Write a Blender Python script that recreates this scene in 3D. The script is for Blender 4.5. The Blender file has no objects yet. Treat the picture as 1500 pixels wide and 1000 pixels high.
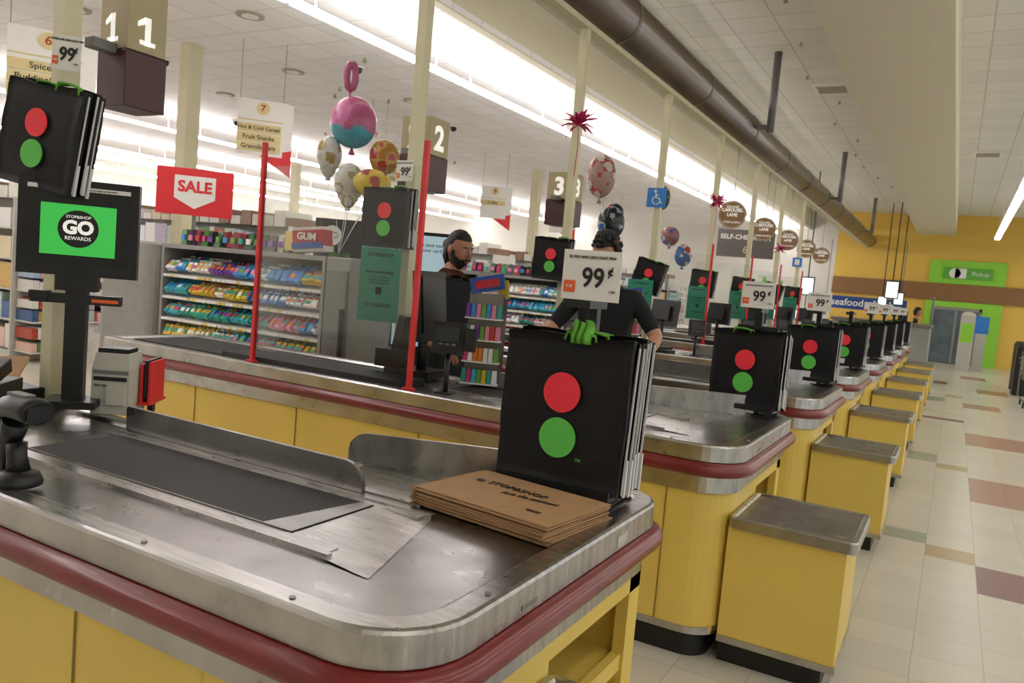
import bpy, math, random
from mathutils import Vector, Matrix
random.seed(7)
R=math.radians
sc=bpy.context.scene
H=1.65
# ------------------------------------------------------------------ materials
def hx(s):
    s=s.lstrip('#'); o=[]
    for i in (0,2,4):
        c=int(s[i:i+2],16)/255
        o.append(c/12.92 if c<=.04045 else ((c+.055)/1.055)**2.4)
    return tuple(o)
MC={}
def mat(name,col,rough=.5,metal=0,var=.06,nscale=12,emit=0,ecol=None,bump=0,bscale=60,spec=.5,stretch=None,coat=0):
    if name in MC: return MC[name]
    if isinstance(col,str): col=hx(col)
    m=bpy.data.materials.new(name); m.use_nodes=True
    nt=m.node_tree; b=nt.nodes['Principled BSDF']
    b.inputs['Roughness'].default_value=rough; b.inputs['Metallic'].default_value=metal
    b.inputs['Specular IOR Level'].default_value=spec
    if coat: b.inputs['Coat Weight'].default_value=coat; b.inputs['Coat Roughness'].default_value=.12
    tc=nt.nodes.new('ShaderNodeTexCoord')
    mp=nt.nodes.new('ShaderNodeMapping'); nt.links.new(tc.outputs['Object'],mp.inputs[0])
    if stretch: mp.inputs['Scale'].default_value=stretch
    n=nt.nodes.new('ShaderNodeTexNoise'); n.inputs['Scale'].default_value=nscale; n.inputs['Detail'].default_value=4
    nt.links.new(mp.outputs[0],n.inputs['Vector'])
    r=nt.nodes.new('ShaderNodeValToRGB')
    r.color_ramp.elements[0].position=.3; r.color_ramp.elements[1].position=.7
    r.color_ramp.elements[0].color=tuple(max(0,c*(1-var)) for c in col)+(1,)
    r.color_ramp.elements[1].color=tuple(min(1,c*(1+var)) for c in col)+(1,)
    nt.links.new(n.outputs['Fac'],r.inputs[0]); nt.links.new(r.outputs[0],b.inputs['Base Color'])
    if emit:
        b.inputs['Emission Color'].default_value=tuple(ecol or col)+(1,)
        b.inputs['Emission Strength'].default_value=emit
    if bump:
        n2=nt.nodes.new('ShaderNodeTexNoise'); n2.inputs['Scale'].default_value=bscale; n2.inputs['Detail'].default_value=3
        nt.links.new(mp.outputs[0],n2.inputs['Vector'])
        bp=nt.nodes.new('ShaderNodeBump'); bp.inputs['Strength'].default_value=bump; bp.inputs['Distance'].default_value=.01
        nt.links.new(n2.outputs['Fac'],bp.inputs['Height']); nt.links.new(bp.outputs[0],b.inputs['Normal'])
    if metal>.9 and rough<.5:
        mr=nt.nodes.new('ShaderNodeMapRange'); mr.inputs[3].default_value=rough-.07; mr.inputs[4].default_value=rough+.1
        n3=nt.nodes.new('ShaderNodeTexNoise'); n3.inputs['Scale'].default_value=9; n3.inputs['Detail'].default_value=6
        nt.links.new(mp.outputs[0],n3.inputs['Vector']); nt.links.new(n3.outputs['Fac'],mr.inputs[0]); nt.links.new(mr.outputs[0],b.inputs['Roughness'])
    MC[name]=m; return m
def vcmat(name,rough=.45,emit=0):
    m=bpy.data.materials.new(name); m.use_nodes=True; nt=m.node_tree; b=nt.nodes['Principled BSDF']
    a=nt.nodes.new('ShaderNodeAttribute'); a.attribute_name='Col'
    n=nt.nodes.new('ShaderNodeTexNoise'); n.inputs['Scale'].default_value=25; n.inputs['Detail'].default_value=2
    tc=nt.nodes.new('ShaderNodeTexCoord'); nt.links.new(tc.outputs['Object'],n.inputs['Vector'])
    mx=nt.nodes.new('ShaderNodeMixRGB'); mx.blend_type='SOFT_LIGHT'; mx.inputs[0].default_value=.6
    nt.links.new(a.outputs['Color'],mx.inputs[1]); nt.links.new(n.outputs['Color'],mx.inputs[2])
    nt.links.new(mx.outputs[0],b.inputs['Base Color']); b.inputs['Roughness'].default_value=rough
    return m
M_steel=mat('brushed_steel',(.46,.45,.435),.28,1,.2,5,bump=.03,bscale=90,stretch=(1,8,1))
M_steel2=mat('deck_steel',(.33,.322,.312),.28,1,.3,3.5,bump=.05,bscale=40)
M_steelD=mat('dark_steel',(.25,.24,.22),.35,1,.1,6)
M_yel=mat('yellow_laminate','#e2c35e',.42,0,.04,3)
M_red=mat('bumper_maroon','#75191a',.34,0,.14,8,coat=.3)
M_blk=mat('black_plastic','#101011',.42,0,.2,20)
M_blkm=mat('black_matte','#0d0d0e',.75,0,.2,30)
M_belt=mat('belt_rubber','#191818',.62,0,.2,4,bump=.1,bscale=300)
M_kick=mat('kick_black','#131211',.5)
M_cream=mat('cream_paint','#cdc6a4',.5,0,.03)
M_white=mat('white_paper','#e8e6e0',.6,0,.02)
M_wplas=mat('white_plastic','#bdbab0',.45,0,.03)
M_gray=mat('gray_plastic','#6f6e6b',.5)
M_lgray=mat('light_gray_panel','#8f8e8a',.5)
M_bag=mat('black_bag_fabric','#0e0d10',.6,0,.2,10,bump=.35,bscale=18,spec=.35)
M_bagw=mat('bag_edge_white','#d0cecc',.7)
M_rdot=mat('red_dot','#f02e3c',.5,0,.03)
M_gdot=mat('green_dot','#5cc04c',.5,0,.03)
M_gfab=mat('green_handle','#5a9f2c',.7,0,.2,40)
M_kraft=mat('kraft_paper','#a58059',.8,0,.08,30,bump=.15,bscale=25)
M_ink=mat('ink_dark','#1d1b1b',.6)
M_inkb=mat('ink_brown','#3c2418',.6)
M_redp=mat('red_post','#d3262a',.45)
M_reds=mat('sale_red','#d6282e',.5,0,.03)
M_dred=mat('dark_red_box','#3e0e12',.35,0,.1,5)
M_signc=mat('sign_beige','#a89a76',.5,0,.03)
M_digit=mat('digit_white','#f6f4ee',.5,emit=.45)
M_tan=mat('sign_tan','#d6c48c',.55,0,.03)
M_teal=mat('teal_poster','#2a8a70',.5,0,.04)
M_blue=mat('blue_sign','#2f7fd0',.5)
M_orange=mat('orange_tag','#e8632c',.5)
M_brown=mat('brown_disc','#8a6a48',.55)
M_skin=mat('skin_tone','#a8745a',.55,0,.05,10)
M_skin2=mat('skin_tone_light','#b9896c',.55,0,.05,10)
M_hair=mat('dark_hair','#0d0a09',.55,0,.3,60,bump=.6,bscale=90)
M_shirt=mat('black_shirt','#0f1013',.85,0,.2,30)
M_jean=mat('dark_trousers','#1c2029',.85)
M_scr=mat('screen_green','#38b34a',.4,emit=.6)
M_scrw=mat('screen_white','#e9eef2',.4,emit=1.0)
M_scrd=mat('screen_dark','#0b0d0c',.3)
M_lite=mat('tube_light',(1,1,1),.5,emit=34,ecol=(1,.95,.95))
M_lite1=mat('tube_light_near',(1,1,1),.5,emit=20,ecol=(1,.95,.95))
M_litew=mat('warm_fill_light',(1,1,1),.5,emit=13,ecol=(1,.955,.88))  # glow for the added tube row out of view
M_litel=mat('soft_light',(1,1,1),.5,emit=7,ecol=(1,.955,.89))
M_duct=mat('duct_metal',(.20,.175,.16),.30,.9,.1,3,stretch=(1,.2,1))
M_prod=vcmat('product_prints')
M_foil=vcmat('balloon_foil',.25)
M_pulp=mat('magenta_ribbon','#b5164f',.4)
M_green=mat('pickup_green','#8ed23a',.55,0,.02)
def plexi():
    m=bpy.data.materials.new('clear_acrylic'); m.use_nodes=True; nt=m.node_tree
    for n in list(nt.nodes): nt.nodes.remove(n)
    o=nt.nodes.new('ShaderNodeOutputMaterial'); mx=nt.nodes.new('ShaderNodeMixShader')
    t=nt.nodes.new('ShaderNodeBsdfTransparent'); t.inputs[0].default_value=(.95,.96,.95,1)
    g=nt.nodes.new('ShaderNodeBsdfGlossy'); g.inputs['Roughness'].default_value=.05
    f=nt.nodes.new('ShaderNodeFresnel'); f.inputs[0].default_value=1.35
    nt.links.new(f.outputs[0],mx.inputs[0]); nt.links.new(t.outputs[0],mx.inputs[1]); nt.links.new(g.outputs[0],mx.inputs[2])
    nt.links.new(mx.outputs[0],o.inputs[0]); return m
M_plexi=plexi()
def gridmat(name,base,line,size,wid,rough,coat=0,var=.04,emit=0):
    m=bpy.data.materials.new(name); m.use_nodes=True; nt=m.node_tree; b=nt.nodes['Principled BSDF']
    tc=nt.nodes.new('ShaderNodeTexCoord')
    br=nt.nodes.new('ShaderNodeTexBrick'); br.offset=0; br.squash=1
    br.inputs['Scale'].default_value=1; br.inputs['Mortar Size'].default_value=wid
    br.inputs['Brick Width'].default_value=size; br.inputs['Row Height'].default_value=size
    br.inputs['Mortar Smooth'].default_value=.1; br.inputs['Bias'].default_value=0
    b1=hx(base) if isinstance(base,str) else base
    br.inputs['Color1'].default_value=tuple(c*(1-var) for c in b1)+(1,)
    br.inputs['Color2'].default_value=tuple(min(1,c*(1+var)) for c in b1)+(1,)
    l=hx(line) if isinstance(line,str) else line
    br.inputs['Mortar'].default_value=l+(1,)
    nt.links.new(tc.outputs['Object'],br.inputs['Vector'])
    nt.links.new(br.outputs['Color'],b.inputs['Base Color'])
    b.inputs['Roughness'].default_value=rough
    if coat: b.inputs['Coat Weight'].default_value=coat; b.inputs['Coat Roughness'].default_value=.22
    return m
# ------------------------------------------------------------------ mesh builder
class MB:
    def __init__(s): s.v=[];s.f=[];s.m=[];s.c=[];s.s=[]
    def add(s,vs,fs,mat=0,col=(1,1,1),smooth=False,M=None):
        o=len(s.v)
        for v in vs:
            v=Vector(v)
            if M is not None: v=M@v
            s.v.append(tuple(v))
        for f in fs:
            s.f.append(tuple(i+o for i in f)); s.m.append(mat); s.c.append(col); s.s.append(smooth)
    def box(s,c,d,mat=0,col=(1,1,1),rz=0,M=None,taper=1,rx=0,ry=0):
        x,y,z=d[0]/2,d[1]/2,d[2]/2
        vs=[(-x,-y,-z),(x,-y,-z),(x,y,-z),(-x,y,-z),(-x*taper,-y*taper,z),(x*taper,-y*taper,z),(x*taper,y*taper,z),(-x*taper,y*taper,z)]
        T=Matrix.Translation(c)@Matrix.Rotation(rz,4,'Z')@Matrix.Rotation(ry,4,'Y')@Matrix.Rotation(rx,4,'X')
        if M is not None: T=M@T
        s.add(vs,[(3,2,1,0),(4,5,6,7),(0,1,5,4),(1,2,6,5),(2,3,7,6),(3,0,4,7)],mat,col,False,T)
    def bb(s,x0,x1,y0,y1,z0,z1,mat=0,col=(1,1,1)):
        s.box(((x0+x1)/2,(y0+y1)/2,(z0+z1)/2),(abs(x1-x0),abs(y1-y0),abs(z1-z0)),mat,col)
    def loops(s,L,mat=0,smooth=False,top=True,bot=True,col=(1,1,1),close=True,mats=None):
        n=len(L[0][0]); vs=[];fs=[]
        for p,z in L:
            for q in p: vs.append((q[0],q[1],z))
        for k in range(len(L)-1):
            for i in range(n if close else n-1):
                j=(i+1)%n
                fs.append((k*n+i,k*n+j,(k+1)*n+j,(k+1)*n+i))
        s.add(vs,fs,mat,col,smooth)
        o=len(s.v)-len(vs)
        if top: s.f.append(tuple(o+(len(L)-1)*n+i for i in range(n))); s.m.append(mat if mats is None else mats); s.c.append(col); s.s.append(False)
        if bot: s.f.append(tuple(o+i for i in reversed(range(n)))); s.m.append(mat); s.c.append(col); s.s.append(False)
    def tube(s,path,rad,n=10,mat=0,col=(1,1,1),M=None,caps=True,smooth=True,flat=1):
        P=[Vector(p) for p in path]; m=len(P)
        if not hasattr(rad,'__len__'): rad=[rad]*m
        vs=[];up=None
        for i in range(m):
            t=(P[min(i+1,m-1)]-P[max(i-1,0)]).normalized()
            if up is None:
                up=Vector((0,0,1)) if abs(t.z)<.9 else Vector((1,0,0))
            a=t.cross(up).normalized(); b=a.cross(t).normalized(); up=b
            for k in range(n):
                an=2*math.pi*k/n
                vs.append(P[i]+a*math.cos(an)*rad[i]+b*math.sin(an)*rad[i]*flat)
        fs=[]
        for i in range(m-1):
            for k in range(n):
                l=(k+1)%n
                fs.append((i*n+k,i*n+l,(i+1)*n+l,(i+1)*n+k))
        s.add(vs,fs,mat,col,smooth,M)
        if caps:
            o=len(s.v)-len(vs)
            for st,rv in ((0,True),((m-1)*n,False)):
                idx=[o+st+k for k in range(n)]
                if rv: idx.reverse()
                s.f.append(tuple(idx)); s.m.append(mat); s.c.append(col); s.s.append(False)
    def sph(s,c,r,mat=0,col=(1,1,1),nu=16,nv=10,M=None,fn=None,cfn=None):
        if not hasattr(r,'__len__'): r=(r,r,r)
        vs=[];fs=[]
        for j in range(nv+1):
            th=math.pi*j/nv
            for i in range(nu):
                ph=2*math.pi*i/nu
                p=Vector((math.sin(th)*math.cos(ph),math.sin(th)*math.sin(ph),math.cos(th)))
                if fn: p=fn(p)
                vs.append((c[0]+p.x*r[0],c[1]+p.y*r[1],c[2]+p.z*r[2]))
        for j in range(nv):
            for i in range(nu):
                k=(i+1)%nu
                fs.append((j*nu+i,(j+1)*nu+i,(j+1)*nu+k,j*nu+k))
        if cfn:
            o=len(s.v); s.add(vs,[],mat,col,True,M)
            for f in fs:
                s.f.append(tuple(i+o for i in f)); s.m.append(mat); s.s.append(True)
                q=sum((Vector(vs[i]) for i in f),Vector())/4-Vector(c)
                s.c.append(cfn(q))
        else: s.add(vs,fs,mat,col,True,M)
    def disc(s,c,r,axis='Y',th=.004,mat=0,n=40,M=None):
        d={'Y':Vector((0,1,0)),'X':Vector((1,0,0)),'Z':Vector((0,0,1))}[axis]*th/2
        c=Vector(c); s.tube([c-d,c+d],r,n,mat,M=M,smooth=False)
    def mesh(s,name,mats):
        me=bpy.data.meshes.new(name); me.from_pydata(s.v,[],s.f)
        for m in mats: me.materials.append(m)
        me.polygons.foreach_set('material_index',s.m)
        me.polygons.foreach_set('use_smooth',s.s)
        if any(c!=(1,1,1) for c in s.c):
            a=me.color_attributes.new('Col','FLOAT_COLOR','CORNER')
            d=[]
            for f,c in zip(s.f,s.c): d+= [c[0],c[1],c[2],1]*len(f)
            a.data.foreach_set('color',d)
        me.update(); return me
    def build(s,name,mats,loc=(0,0,0),rot=(0,0,0),parent=None,bevel=0):
        return obj(name,s.mesh(name,mats),loc,rot,parent,bevel)
def obj(name,me,loc=(0,0,0),rot=(0,0,0),parent=None,bevel=0):
    o=bpy.data.objects.new(name,me); sc.collection.objects.link(o)
    o.location=loc; o.rotation_euler=rot
    if parent: o.parent=parent
    if bevel:
        b=o.modifiers.new('b','BEVEL'); b.width=bevel; b.segments=2; b.limit_method='ANGLE'; b.angle_limit=R(50)
    return o
def text(s,size,loc,mt,parent,rot=(R(90),0,0),name='lettering',ext=.0008,al='CENTER',bold=0,sx=1,shear=0):
    c=bpy.data.curves.new(name,'FONT'); c.body=s; c.size=size; c.align_x=al; c.align_y='CENTER'; c.shear=shear
    c.extrude=ext; c.offset=bold; c.materials.append(mt); c.resolution_u=3
    o=bpy.data.objects.new(name,c); sc.collection.objects.link(o)
    o.location=loc; o.rotation_euler=rot; o.scale=(sx,1,1)
    if parent: o.parent=parent
    return o
def rpoly(pts,rads,inset=0,seg=8):
    out=[];n=len(pts)
    for i in range(n):
        p0,p1,p2=Vector(pts[i-1]),Vector(pts[i]),Vector(pts[(i+1)%n])
        e1=(p1-p0).normalized(); e2=(p2-p1).normalized()
        n1=Vector((-e1.y,e1.x)); n2=Vector((-e2.y,e2.x))
        c=p1+inset*(n1+n2)/(1+n1.dot(n2))
        cr=e1.x*e2.y-e1.y*e2.x; cv=cr>0
        r=max(.004,rads[i]-inset) if cv else max(.004,rads[i]+inset)
        th=math.acos(max(-1,min(1,e1.dot(e2)))); t=r*math.tan(th/2)
        st=c-e1*t; ce=st+(n1*r if cv else -n1*r); v=st-ce
        for k in range(seg+1):
            a=th*k/seg*(1 if cv else -1)
            out.append((ce.x+v.x*math.cos(a)-v.y*math.sin(a),ce.y+v.x*math.sin(a)+v.y*math.cos(a)))
    return out
def rrect(x0,x1,y0,y1,r,inset=0,seg=5):
    return rpoly([(x0,y0),(x1,y0),(x1,y1),(x0,y1)],[r]*4,inset,seg)
def facecam(x,y): return math.atan2(-x,y)
# ------------------------------------------------------------------ room
XL,XR,YB,YF=-27,4.5,32.0,-4.0
ZH,ZS=5.24,4.54
M_floor=[gridmat('floor_cream','#cfc9b8','#b5ad9a',.305,.003,.32,.25),
 gridmat('floor_terracotta','#a5745a','#8b6a55',.305,.0035,.34,.2),
 gridmat('floor_maroon','#7c4643','#6f4a45',.305,.0035,.34,.2),
 gridmat('floor_tan','#b59c6c','#a3946f',.305,.0035,.34,.2),
 gridmat('floor_green','#9aa08c','#9a9a84',.305,.0035,.34,.2)]
T=.305
b=MB()
x0i=math.floor(-9/T); x1i=math.ceil(XR/T); y0i=math.floor(YF/T); y1i=math.ceil(YB/T)
acc={}
def setacc(xa,xb,ya,yb,k):
    for i in range(x0i,x1i):
        for j in range(y0i,y1i):
            cx,cy=(i+.5)*T,(j+.5)*T
            if xa<=cx<xb and ya<=cy<yb: acc[(i,j)]=k
for (xa,xb,ya,yb,k) in [(.25,.9,5.6,5.95,2),(-.1,.25,5.95,6.3,3),(-.4,-.1,6.3,6.6,4),(.45,1.1,8.1,9.6,1),(.4,1.1,11.9,13.1,1),
    (-.4,-.1,10.2,10.6,4),(-.1,.25,9.8,10.1,3),(-.4,.2,14.2,14.6,2),(.3,.9,16.8,17.8,1),(-.5,-.1,17.5,18.3,4),(0,.3,18.7,19.2,3),(.6,1.2,20.5,21.8,1),(-.4,.1,22,22.8,2),(.3,.8,24.8,26,1),
    (.3,.9,2.0,3.0,1),(1.4,2.0,6,7.2,1),(1.5,2.1,10,11.2,1),(1.8,2.4,14,15.2,1)]: setacc(xa,xb,ya,yb,k)
for i in range(x0i,x1i):
    for j in range(y0i,y1i):
        b.add([(i*T,j*T,0),((i+1)*T,j*T,0),((i+1)*T,(j+1)*T,0),(i*T,(j+1)*T,0)],[(0,1,2,3)],acc.get((i,j),0))
xs=x0i*T
b.add([(XL,YF,0),(xs,YF,0),(xs,YB+.1,0),(XL,YB+.1,0)],[(0,1,2,3)],0)
b.build('floor',M_floor)
M_ceil=gridmat('ceiling_tile','#f2f1f0','#d6d4d2',.61,.010,.85)
M_ceilw=gridmat('ceiling_tile_warm','#dedbd0','#c0bba8',.61,.010,.85)
M_bulk=mat('bulkhead_paint','#d6cfb6',.7,0,.02)
M_wally=mat('wall_yellow','#e3bb56',.7,0,.03)
M_wallw=mat('wall_offwhite','#d8d5cc',.7,0,.03)
b=MB()
b.bb(XL,-5.2,YF,YB,ZS,ZS+.08,0)
b.bb(-5.2,XR,YF,YB,ZH,ZH+.08,1)
b.build('ceiling',[M_ceil,M_ceilw])
b=MB(); b.bb(-5.28,-5.2,YF,YB,ZS+.081,ZH,0); b.bb(-5.3,-5.18,YF,YB,ZS-.02,ZS+.0,0); b.build('trim_2',[M_bulk])
b=MB(); b.bb(-1.54,-.33,YF,YB,ZS-.02,ZH-.002,0); b.build('ceiling_bulkhead',[M_bulk])
b=MB(); b.bb(-4.2,XR,YB,YB+.1,0,ZH,0); b.bb(XL,-4.2,YB,YB+.1,0,ZH,1)
b.build('wall_back',[M_wally,M_wallw])
b=MB(); b.bb(-4.2,XR,YB-.12,YB-.001,2.22,2.82,0)
b.build('trim_1',[mat('brown_band','#8a6238',.6)])
b=MB(); b.bb(-1.0,1.35,YB-.10,YB-.002,2.83,3.65,0); b.bb(-1.0,-.80,YB-.10,YB-.002,0,2.2,0); b.bb(.78,1.35,YB-.10,YB-.002,0,2.2,0); b.bb(-.8,.78,YB-.10,YB-.002,2.0,2.2,0)
pb=b.build('pickup_sign',[M_green])
bo=MB(); bo.bb(-.55,.95,YB-.16,YB-.105,3.0,3.4,0); bo.build('sign_face',[mat('sign_green_dark','#5fae34',.5)],parent=pb)
bo=MB(); bo.tube([(-.2,YB-.18,3.2),(-.2,YB-.165,3.2)],.18,24,0); bo.bb(-.2,.15,YB-.18,YB-.165,3.03,3.37,0)
bo.build('logo_oval',[M_white],parent=pb)
text('Pickup',.20,(.58,YB-.17,3.2),M_white,pb)
b=MB()
b.bb(-.79,-.72,YB-.09,YB-.03,0,1.99,0); b.bb(.70,.77,YB-.09,YB-.03,0,1.99,0); b.bb(-.79,.77,YB-.09,YB-.03,1.9,1.99,0)
b.bb(-.72,-.03,YB-.08,YB-.04,0.01,1.9,1); b.bb(.02,.70,YB-.08,YB-.04,0.01,1.9,1); b.bb(-.04,.03,YB-.09,YB-.03,0,1.9,0)
b.build('door_1',[M_lgray,mat('door_glass','#5d6a70',.2,0,.3,2)])
b=MB(); b.bb(XL-.1,XL,YF,YB,0,ZH); b.build('wall_left',[M_wallw])
b=MB(); b.bb(XL,XR,YF-.1,YF,0,ZH); b.build('wall_front',[M_wallw])
b=MB()
b.bb(XR,XR+.1,YF,YB,0,.5); b.bb(XR,XR+.1,YF,YB,2.9,ZH)
for k in range(7): b.bb(XR,XR+.1,YF+k*6-.4,min(YB,YF+k*6+.6),.5,2.9)
b.build('wall_right',[M_wallw])
b=MB()
for k in range(6):
    ya=YF+k*6+.6
    b.bb(XR+.04,XR+.06,ya,ya+5,.5,2.9,0)
    for q in range(0,4): b.bb(XR,XR+.08,ya+q*5/3-.03,ya+q*5/3+.03,.5,2.9,1)
b.build('window_1',[mat('window_daylight','#cfd8e0',.2,emit=1.3),M_steelD])
# lights
for x in (-5.95,-14.9,-20.0,-25.2):
    b=MB()
    for k in range(12):
        ya=-3+k*2.9
        b.bb(x-.05,x+.05,ya,ya+2.84,ZS-.42,ZS-.37,0)
        b.bb(x-.01,x+.01,ya+.3,ya+.315,ZS-.37,ZS-.001,1); b.bb(x-.01,x+.01,ya+2.4,ya+2.415,ZS-.37,ZS-.001,1)
    b.build('fluorescent_light_row',[M_lite1 if x>-7 else M_lite,M_white])
def row(x,z,mt=M_litew):
    b=MB()
    for k in range(12):
        ya=-3.6+k*2.8
        b.bb(x-.07,x+.07,ya,ya+2.6,z,z+.05,0); b.bb(x-.09,x+.09,ya,ya+2.6,z+.05,z+.11,1)
        for q in (.3,2.2): b.bb(x-.007,x+.007,ya+q,ya+q+.015,z+.11,ZH-.001,1)
    b.build('fluorescent_light_row',[mt,M_white])
row(.87,4.25,M_litel); row(3.0,4.25); row(-4.05,4.95,M_litel)  # first row is real; the other two are added fill lights, kept unseen
for (x,y) in [(-7.5,5),(-8,9),(-9,13),(-11,8),(-13,6),(-14,12),(-7.3,15),(-10.5,4),(-12,16),(-16,9)]:
    b=MB(); b.tube([(x,y,ZS-.03),(x,y,ZS-.001)],.10,14,0); b.sph((x,y,ZS-.05),.065,1,nu=12,nv=8)
    b.build('security_dome_camera',[M_white,M_blk])
M_vent=mat('vent_tan','#a9a28c',.6)
for (x,y) in [(-7.8,6.8),(-10,6),(-12,10),(-8.5,11),(-15,13),(-9.3,9)]:
    b=MB(); b.tube([(x,y,ZS-.02),(x,y,ZS-.001)],.17,18,0); b.tube([(x,y,ZS-.03),(x,y,ZS-.02)],.10,18,1); b.build('round_air_diffuser',[M_vent,M_white])
for (x,y) in [(1.8,17),(1.6,12),(.2,20),(1.9,24),(-2.2,14),(-2,9.5)]:
    b=MB(); b.bb(x-.28,x+.28,y-.28,y+.28,ZH-.03,ZH-.001,1)
    for q in range(5): b.bb(x-.22,x+.22,y-.2+q*.09,y-.17+q*.09,ZH-.045,ZH-.03,0)
    b.build('square_air_vent',[M_vent,M_white])
b=MB()
for k in range(14):
    x,y=-2.2+random.uniform(-.3,.3),3+k*1.7
    b.tube([(x,y,ZH-.06),(x,y,ZH-.001)],[.03,.012],8,0)
b.build('sprinkler_head_row',[M_vent])
for k in range(12):
    x,y=random.uniform(-14,-6.5),random.uniform(4,20)
    b=MB(); b.tube([(x,y,ZS-.07),(x,y,ZS-.001)],[.035,.012],8,0); b.build('sprinkler_head',[M_vent])
for (x,y) in [(-9.8,7.55),(-10,18.5),(-17.8,17.6),(-17.8,7.5)]:
    b=MB(); b.bb(x-.11,x+.11,y-.11,y+.11,.012,ZS-.001,0); b.bb(x-.14,x+.14,y-.14,y+.14,.01,.3,1)
    b.build('support_column',[M_cream,M_gray],bevel=.01)
DX=-3.08
b=MB()
b.tube([(DX,YF+.05,4.18),(DX,YB-.14,4.18)],.23,28,0)
for k in range(14):
    y=YF+1+k*2.5
    b.tube([(DX,y,4.18),(DX,y+.05,4.18)],.237,28,0)
b.bb(DX-.12,DX-.0,YF+.05,YB-.2,3.90,3.96,1)
b.build('air_duct',[M_duct,M_cream])
for y in (3.9,11.9,19.8,27.8):
    b=MB(); b.tube([(-2.66,y,4.1),(-2.66,y,ZH-.001)],.055,12,0); b.bb(DX+.235,-2.62,y-.04,y+.04,4.14,4.2,0)
    b.build('duct_hanger',[M_gray])
# ------------------------------------------------------------------ checkout counter mesh
OUT=[(-5.2,0),(-.74,0),(-.74,1.38),(-1.72,1.38),(-1.72,.80),(-5.2,.80)]
RAD=[.03,.2,.16,.05,.06,.03]
def O(i): return rpoly(OUT,RAD,i)
b=MB()
b.loops([(O(.0),.925),(O(0),.99),(O(.004),.997),(O(.012),1.0),(O(.062),1.0),(O(.07),.996),(O(.078),.987)],0,top=True,bot=True,mats=1,smooth=False)
b.loops([(O(.03),.775),(O(.022),.78),(O(.022),.87),(O(.03),.925)],0,top=False,bot=True)
b.loops([(O(.03),.857),(O(-.012),.858),(O(-.027),.866),(O(-.036),.88),(O(-.036),.897),(O(-.027),.911),(O(-.012),.92),(O(.01),.922)],2,smooth=True,top=False,bot=False)
zb=.135
body=[(-5.16,.04),(-1.3,.04),(-1.3,1.34),(-1.68,1.34),(-1.68,.76),(-5.16,.76)]
b.loops([(rpoly(body,[.01]*6,0,1),zb),(rpoly(body,[.01]*6,0,1),.776)],3,top=False)
wrap=[(-1.3,.04),(-.78,.04),(-.78,.66),(-.82,.66),(-.82,.08),(-1.3,.08)]
b.loops([(rpoly(wrap,[.001,.17,.004,.004,.13,.001]),zb),(rpoly(wrap,[.001,.17,.004,.004,.13,.001]),.776)],3,top=False,smooth=False)
b.bb(-1.3,-.80,1.28,1.33,zb,.776,3); b.bb(-1.3,-.80,.1,1.3,zb,.17,3); b.bb(-1.3,-.84,.08,1.3,.46,.485,3); b.bb(-.84,-.79,.62,1.33,.70,.776,3); b.bb(-.83,-.79,1.24,1.33,zb,.776,3)
b.bb(-.83,-.80,.66,1.28,.445,.50,3)
for x in (-1.05,-1.75,-2.45,-3.35,-4.25): b.bb(x-.003,x+.003,.036,.045,.16,.775,5)
b.loops([(O(.035),.125),(O(.035),.158)],0,top=True,bot=True)
b.loops([(O(.09),.0),(O(.09),.125)],4,top=False,bot=True)
bx=(-.775,-.24,.10,.66); zt=.685
b.loops([(rrect(*bx,.03),zt-.052),(rrect(*bx,.03),zt-.008),(rrect(*bx,.03,.004),zt),(rrect(*bx,.03,.02),zt),(rrect(*bx,.03,.028),zt-.006)],0,mats=1)
b.bb(-.775,-.28,.12,.64,.12,zt-.045,3); b.bb(-.775,-.272,.112,.648,.105,.135,0); b.bb(-.775,-.33,.16,.61,0,.11,4)
z=.988
b.bb(-2.52,-1.16,.245,.262,z-.01,1.0,0); b.bb(-2.52,-1.16,.645,.665,z-.01,1.0,0)
b.bb(-2.52,-1.18,.262,.305,z-.01,.995,0); b.bb(-2.52,-1.18,.615,.645,z-.01,.995,0)
b.add([(-1.34,.262,.996),(-1.02,.22,.9885),(-1.17,.68,.9885),(-1.34,.645,.996)],[(0,1,2,3)],0)
b.add([(-1.43,.305,.999),(-1.33,.305,.999),(-1.33,.615,.999),(-1.37,.615,.999)],[(0,1,2,3)],1)
b.bb(-2.46,-1.33,.305,.615,z-.01,.997,6)
b.bb(-2.46,-1.36,.305,.31,.985,.9985,7)
b.bb(-5.05,-3.05,.14,.66,.98,.996,6)
b.bb(-4.05,-2.62,.065,.30,.985,1.03,9); b.bb(-2.5,-2.1,.68,.78,.985,1.01,7)
def guard(p,q,h,r0,r1,mt=0):
    p=Vector(p);q=Vector(q);L=(q-p).length;d=(q-p).normalized();n=Vector((-d.y,d.x))*.007
    prof=[(0,0),(L,0)]
    def arc(cx,r,a0,a1): return [(cx+r*math.cos(a0+(a1-a0)*k/8),h-r+r*math.sin(a0+(a1-a0)*k/8)) for k in range(9)]
    prof+=arc(L-r1,r1,0,math.pi/2); prof+=arc(r0,r0,math.pi/2,math.pi)
    m=len(prof)
    vs=[(p.x+d.x*a-n.x,p.y+d.y*a-n.y,.985+z_) for a,z_ in prof]+[(p.x+d.x*a+n.x,p.y+d.y*a+n.y,.985+z_) for a,z_ in prof]
    b.add(vs,[tuple(range(m)),tuple(reversed(range(m,2*m)))]+[(i,i+m,(i+1)%m+m,(i+1)%m) for i in range(m)],mt)
guard((-2.5,.675),(-1.42,.675),.10,.01,.07)
guard((-1.70,.93),(-.95,1.22),.115,.06,.01)
b.bb(-1.66,-1.25,.72,.95,.985,.992,0)
for (x,y) in [(-1.5,.03),(-.77,.3),(-2.4,.03),(-.77,1.1),(-1.05,.03)]: b.tube([(x,y,1.0),(x,y,1.003)],.007,10,7)
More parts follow.
